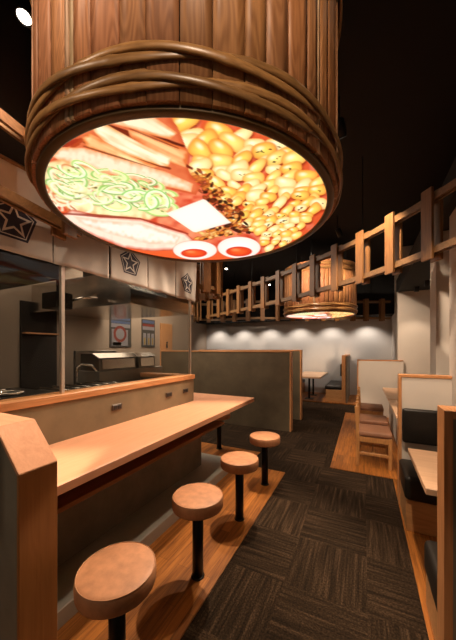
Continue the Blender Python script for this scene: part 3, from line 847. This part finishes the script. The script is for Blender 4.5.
box(-2.6, -2.4, 1.5, 1.66, 1.66, 1.80, .004).build('housing', 'dark_metal', B)
MB().tube([(-2.5, 1.58, 1.80), (-2.5, 1.58, 2.42)], .012, 8).build('stem', 'dark_metal', B)
MB().tube([(-2.42, 1.66, 1.74), (-2.36, 1.74, 1.78), (-2.33, 1.86, 1.79)], .012, 8).build('arm', 'steel', B)
# cooking counter
KC = thing('kitchen_counter', (-2.1, 1.0, 0), 'steel kitchen counter behind the splashback', 'kitchen counter')
box(-2.28, -1.76, .2, 2.3, .02, .94).build('cabinet', 'steel_dark', KC)
box(-2.28, -1.745, .2, 2.3, .94, .965, .003).build('worktop', 'steel', KC)
t = thing('gas_stove', (-2.05, .75, .965), 'black gas stove with bright burner rings at the left of the kitchen', 'stove')
box(-2.26, -1.80, .42, 1.12, .966, 1.02, .004).build('body', 'black_metal', t)
for yy in (.60, .92):
    for xx in (-2.14, -1.93):
        m = MB(); n = 20; m.tube([(xx+.07*math.cos(2*math.pi*i/n), yy+.07*math.sin(2*math.pi*i/n), 1.03) for i in range(n)], .011, 6, closed=True); m.build('burner_ring', 'steel', t)
t = thing('noodle_sink', (-2.05, 1.5, .965), 'steel sink rack with rails and tap behind the glass post', 'sink')
m = MB()
m.box(-2.25, -1.80, 1.22, 1.80, .966, .985, .003); m.build('tray', 'steel_dark', t)
for k in range(6): MB().tube([(-2.22, 1.27+k*.095, 1.0), (-1.83, 1.27+k*.095, 1.0)], .009, 6).build('rail', 'steel', t)
MB().tube([(-2.2, 1.55, .985), (-2.2, 1.55, 1.13), (-2.17, 1.58, 1.16), (-2.11, 1.63, 1.15), (-2.08, 1.66, 1.10)], .011, 8).build('tap', 'steel', t)
tag(box(-3.32, -3.28, 2.3, 2.95, .001, 1.27, .003).build('splash_panel', 'steel_dark'), 'dark steel splash panel standing at the back of the kitchen', 'panel')
t = thing('warming_cabinet', (-2.45, 2.3, 0), 'long plain steel cabinet carrying two lidded boilers', 'cabinet')
box(-2.62, -2.30, 1.86, 2.80, .02, 1.075, .004).build('body', 'steel_matte', t)
def boiler(y0, y1, label):
    t = thing('noodle_boiler', (-2.45, (y0+y1)/2, 1.076), label, 'boiler', 'boilers on the steel cabinet')
    MB().prism([(-2.60, 1.077), (-2.32, 1.077), (-2.33, 1.20), (-2.42, 1.245), (-2.60, 1.245)], 'Y', y0, y1, .004).build('tank', 'steel_dark', t)
    MB().prism([(-2.322, 1.095), (-2.314, 1.095), (-2.323, 1.19), (-2.331, 1.19)], 'Y', y0+.03, y1-.03).build('front_plate', 'steel', t)
    MB().prism([(-2.325, 1.203), (-2.318, 1.206), (-2.415, 1.252), (-2.60, 1.252), (-2.60, 1.246), (-2.42, 1.246)], 'Y', y0-.004, y1+.004, .001).build('lid', 'steel', t)
    return t
boiler(1.88, 2.37, 'left steel boiler with dark front on the cabinet')
boiler(2.41, 2.69, 'right steel boiler with dark front on the cabinet')
# dark slab for the kitchen doorway; its timber strip imitates a warm reflection
struct(box(-3.6, -3.575, 1.83, 2.25, 0, 1.86).build('door_1', 'dark_void'))
tag(box(-3.574, -3.50, 1.84, 2.24, 1.47, 1.49, .004).build('reflection_strip', 'trim_wood_y'), 'narrow wooden strip imitating a warm reflection across the dark kitchen doorway', 'reflection strip')
# posters and door on the back wall, built in place of reflections in the glass
def poster(y0, y1, z0, z1, label, kind):
    t = thing('menu_poster', (-3.6, (y0+y1)/2, z0), label, 'poster', 'posters on the kitchen wall')
    box(-3.6, -3.592, y0, y1, z0, z1).build('backing', 'poster_dark', t)
    m = MB(); w = y1-y0; h = z1-z0
    def bar(a0, a1, b0, b1, mi): m.box(-3.592, -3.589, y0+a0*w, y0+a1*w, z0+b0*h, z0+b1*h, mi=mi)
    bar(.06, .94, .86, .96, 0); bar(.06, .94, .62, .74, 2)
    bar(.06, .94, .75, .83, 1 if kind else 0)
    if kind == 0:
        bar(.08, .82, .05, .56, 2)
        b = bmesh.new(); bmesh.ops.create_circle(b, cap_ends=True, radius=.30*w, segments=28); m.merge(b, Matrix.Translation((-3.5875, y0+.45*w, z0+.42*h)) @ Matrix.Rotation(math.pi/2, 4, 'Y'), 1)
        b = bmesh.new(); bmesh.ops.create_circle(b, cap_ends=True, radius=.20*w, segments=28); m.merge(b, Matrix.Translation((-3.5870, y0+.45*w, z0+.42*h)) @ Matrix.Rotation(math.pi/2, 4, 'Y'), 2)
        bar(.12, .5, .06, .16, 3)
    else:
        for a in (.1, .4, .7): bar(a, a+.2, .08, .5, 2); m.box(-3.589, -3.587, y0+(a+.05)*w, y0+(a+.15)*w, z0+.10*h, z0+.34*h, mi=3)
    m.build('print', ['poster_blue', 'poster_red', 'poster_white', 'poster_yellow'], t)
poster(3.10, 3.55, 1.32, 1.84, 'dim poster with red circle on the wall, in place of a reflection in the glass', 0)
poster(3.80, 4.15, 1.32, 1.84, 'dim poster with red stripe and yellow figures, in place of a reflection beside the wooden door', 1)
d = box(-3.6, -3.57, 4.30, 4.66, 0.001, 1.80, .003).build('door_2', 'door_wood'); struct(d)
m = MB()
b = bmesh.new(); bmesh.ops.create_uvsphere(b, u_segments=14, v_segments=10, radius=.02); m.merge(b, Matrix.Translation((-3.566, 4.48, 1.42)))
m.box(-3.57, -3.564, 4.455, 4.505, 1.31, 1.395, .004)
m.build('door_sign', 'socket_black', d)
MB().tube([(-3.57, 4.60, .95), (-3.55, 4.60, .95), (-3.55, 4.60, 1.05), (-3.57, 4.60, 1.05)], .006, 6).build('door_handle', 'steel', d)

# ------------------------------------------------------------------ ceiling spotlights, some of them unseen and added to match the brightness
WARM = (1.0, .76, .54)
def spot_lamp(pos, aim, energy, size, label, blend=.5, col=WARM, radius=.03, group='ceiling spotlights', drop=True, top=H_CEIL, lamp_r=.036):
    p = Vector(pos); d = (Vector(aim)-p).normalized()
    t = thing('spotlight', pos, label, 'spotlight', group)
    R = d.to_track_quat('-Z', 'Y').to_matrix().to_4x4(); M = Matrix.Translation(p) @ R
    def lat(prof, name, mat):
        m = MB(); m2 = MB(); m2.lathe(prof, 0, 0, 24); m2.bm.transform(M)
        mm = m2; mm.build(name, mat, t)
    k = lamp_r
    lat([(k*.85, -.0), (k, .0), (k, .11), (k*.7, .125), (0, .125), (0, .11), (k*.85, .11)], 'housing', 'black_metal')
    lat([(0, .014), (k*.84, .014), (k*.84, .018), (0, .018)], 'lens', 'lamp_lens')
    if drop: MB().tube([p-d*.12, Vector((p.x-d.x*.12, p.y-d.y*.12, top))], .006, 8).build('stem', 'black_metal', t)
    if energy > 0:
        L = bpy.data.lights.new('spot', 'SPOT'); L.energy = energy; L.spot_size = math.radians(size); L.spot_blend = blend
        L.color = col; L.shadow_soft_size = radius
        o = bpy.data.objects.new('spot_light', L); COL.objects.link(o); o.location = (p+d*.004)*S
        o.rotation_euler = d.to_track_quat('-Z', 'Y').to_euler()
    return t
spot_lamp((-.90, 2.66, 2.92), (-.95, 1.2, .5), 430, 68, 'black ceiling spotlight just beyond the near drum')
spot_lamp((-1.20, 3.05, 2.92), (-1.3, 2.0, .75), 150, 56, 'guessed ceiling spotlight added to brighten the far end of the counter')  # guessed lamp, added for the brightness of the counter
spot_lamp((.45, -.9, 2.95), (-.70, 1.0, 2.3), 230, 44, 'black ceiling spotlight behind the camera at right facing the near drum', .8)
spot_lamp((-1.35, -.9, 2.95), (-.85, 1.0, 2.3), 105, 44, 'black ceiling spotlight behind the camera at left facing the near drum', .8)
spot_lamp((.95, -1.2, 2.92), (.75, 1.2, .6), 70, 46, 'added unseen spotlight behind the camera at far right, brightening the framed partition')  # unseen lamp added to lift the dark framed partition
spot_lamp((-2.1, -1.2, 2.92), (-1.35, .55, .55), 80, 46, 'added unseen spotlight behind the camera at far left, brightening the counter end')  # unseen lamp added to lift the dark core of the end partition
spot_lamp((-1.44, .75, 2.86), (-1.02, .26, 1.0), 400, 54, 'bright ceiling spotlight close to the left of the near drum')
spot_lamp((-.36, 2.75, 2.92), (-.98, 1.35, .2), 170, 56, 'black ceiling spotlight over the aisle facing the stools')
spot_lamp((.16, 1.3, 2.92), (.50, 2.3, .5), 260, 62, 'black ceiling spotlight over the aisle facing the white partition')
spot_lamp((-.15, 2.3, 2.92), (.3, 4.0, .3), 300, 58, 'black ceiling spotlight over the aisle facing the chairs')
spot_lamp((-.3, 4.3, 2.92), (.4, 6.0, 1.2), 130, 60, 'guessed ceiling spotlight added to brighten the wall beyond the chairs')  # guessed lamp, added to set the recess wall's brightness
spot_lamp((-.75, 3.75, 2.95), (-.75, 5.0, 2.3), 240, 74, 'black ceiling spotlight facing the far drum')
spot_lamp((-1.9, 3.6, 2.92), (-1.4, 3.9, 0), 75, 80, 'guessed ceiling spotlight added to brighten the long dark partition')  # guessed lamp, added to set the partition's brightness
spot_lamp((.89, 5.28, 2.28), (.85, 5.98, .9), 26, 70, 'small spotlight under the dark soffit of the chair recess, nearer the camera', top=2.36)
spot_lamp((.82, 5.72, 2.28), (.75, 5.9, .6), 12, 70, 'small spotlight under the dark soffit of the chair recess, close to its end wall', top=2.36)
for p_, l_ in (((-2.49, 5.0, 2.9), 'tiny lit ceiling spotlight above and left of the far lattice'), ((-2.93, 6.58, 2.9), 'tiny lit ceiling spotlight deepest over the far left corner'),
               ((-2.13, 6.73, 2.9), 'tiny lit ceiling spotlight seen through the lattice left of the far drum'), ((-2.22, 6.34, 2.3), 'low tiny lit spotlight seen through lattice slats')):
    spot_lamp(p_, (p_[0]+.8, p_[1]-1.6, .4), 4, 50, l_, lamp_r=.03)
spot_lamp((-.9, 6.3, 2.92), (-.9, 7.6, .4), 260, 60, 'guessed ceiling spotlight added to brighten the far booth')  # guessed lamp, added so the far booth reads bright
names = ['first', 'second', 'third', 'fourth', 'fifth', 'sixth', 'seventh']
for i in range(6):
    x = -4.42+.9*i
    spot_lamp((x, 7.97, 2.10), (x, 8.22, 1.0), 40, 112, f'small downlight washing the far wall, {names[i]} from the left', .7, (1, .88, .76), drop=False, group='wall washers', lamp_r=.035)
def area(loc, size, energy, col, rot=(0, 0, 0)):
    L = bpy.data.lights.new('area', 'AREA'); L.shape = 'RECTANGLE'; L.size = size[0]*S; L.size_y = size[1]*S; L.energy = energy; L.color = col
    o = bpy.data.objects.new('kitchen_fill_light', L); COL.objects.link(o); o.location = Vector(loc)*S; o.rotation_euler = rot  # unseen area lights added to brighten the kitchen
area((-2.6, 1.0, 2.40), (.9, 1.2), 22, (1, .80, .60))
area((-2.75, 2.45, 1.70), (.8, .7), 6, (1, .80, .60))
area((-2.9, 3.6, 2.9), (.6, 1.4), 90, (1, .84, .66))

# ------------------------------------------------------------------ world, camera
w = bpy.data.worlds.new('World'); scene.world = w; w.use_nodes = True
w.node_tree.nodes['Background'].inputs['Color'].default_value = (1, .84, .64, 1)
w.node_tree.nodes['Background'].inputs['Strength'].default_value = .075
cam = bpy.data.cameras.new('Camera'); co = bpy.data.objects.new('Camera', cam); COL.objects.link(co)
co.location = (0, 0, EYE*S); co.rotation_euler = (math.pi/2, 0, TH)
cam.sensor_fit = 'HORIZONTAL'; cam.sensor_width = 24; cam.lens = FPX/456*24
cam.shift_y = (HOR-320)/456; cam.clip_start = .05
scene.camera = co
vs = scene.view_settings
vs.view_transform = 'Standard'; vs.look = 'None'; vs.exposure = 0; vs.gamma = 1; vs.use_curve_mapping = False
for o in list(scene.objects):
    if '_org' in o: del o['_org']
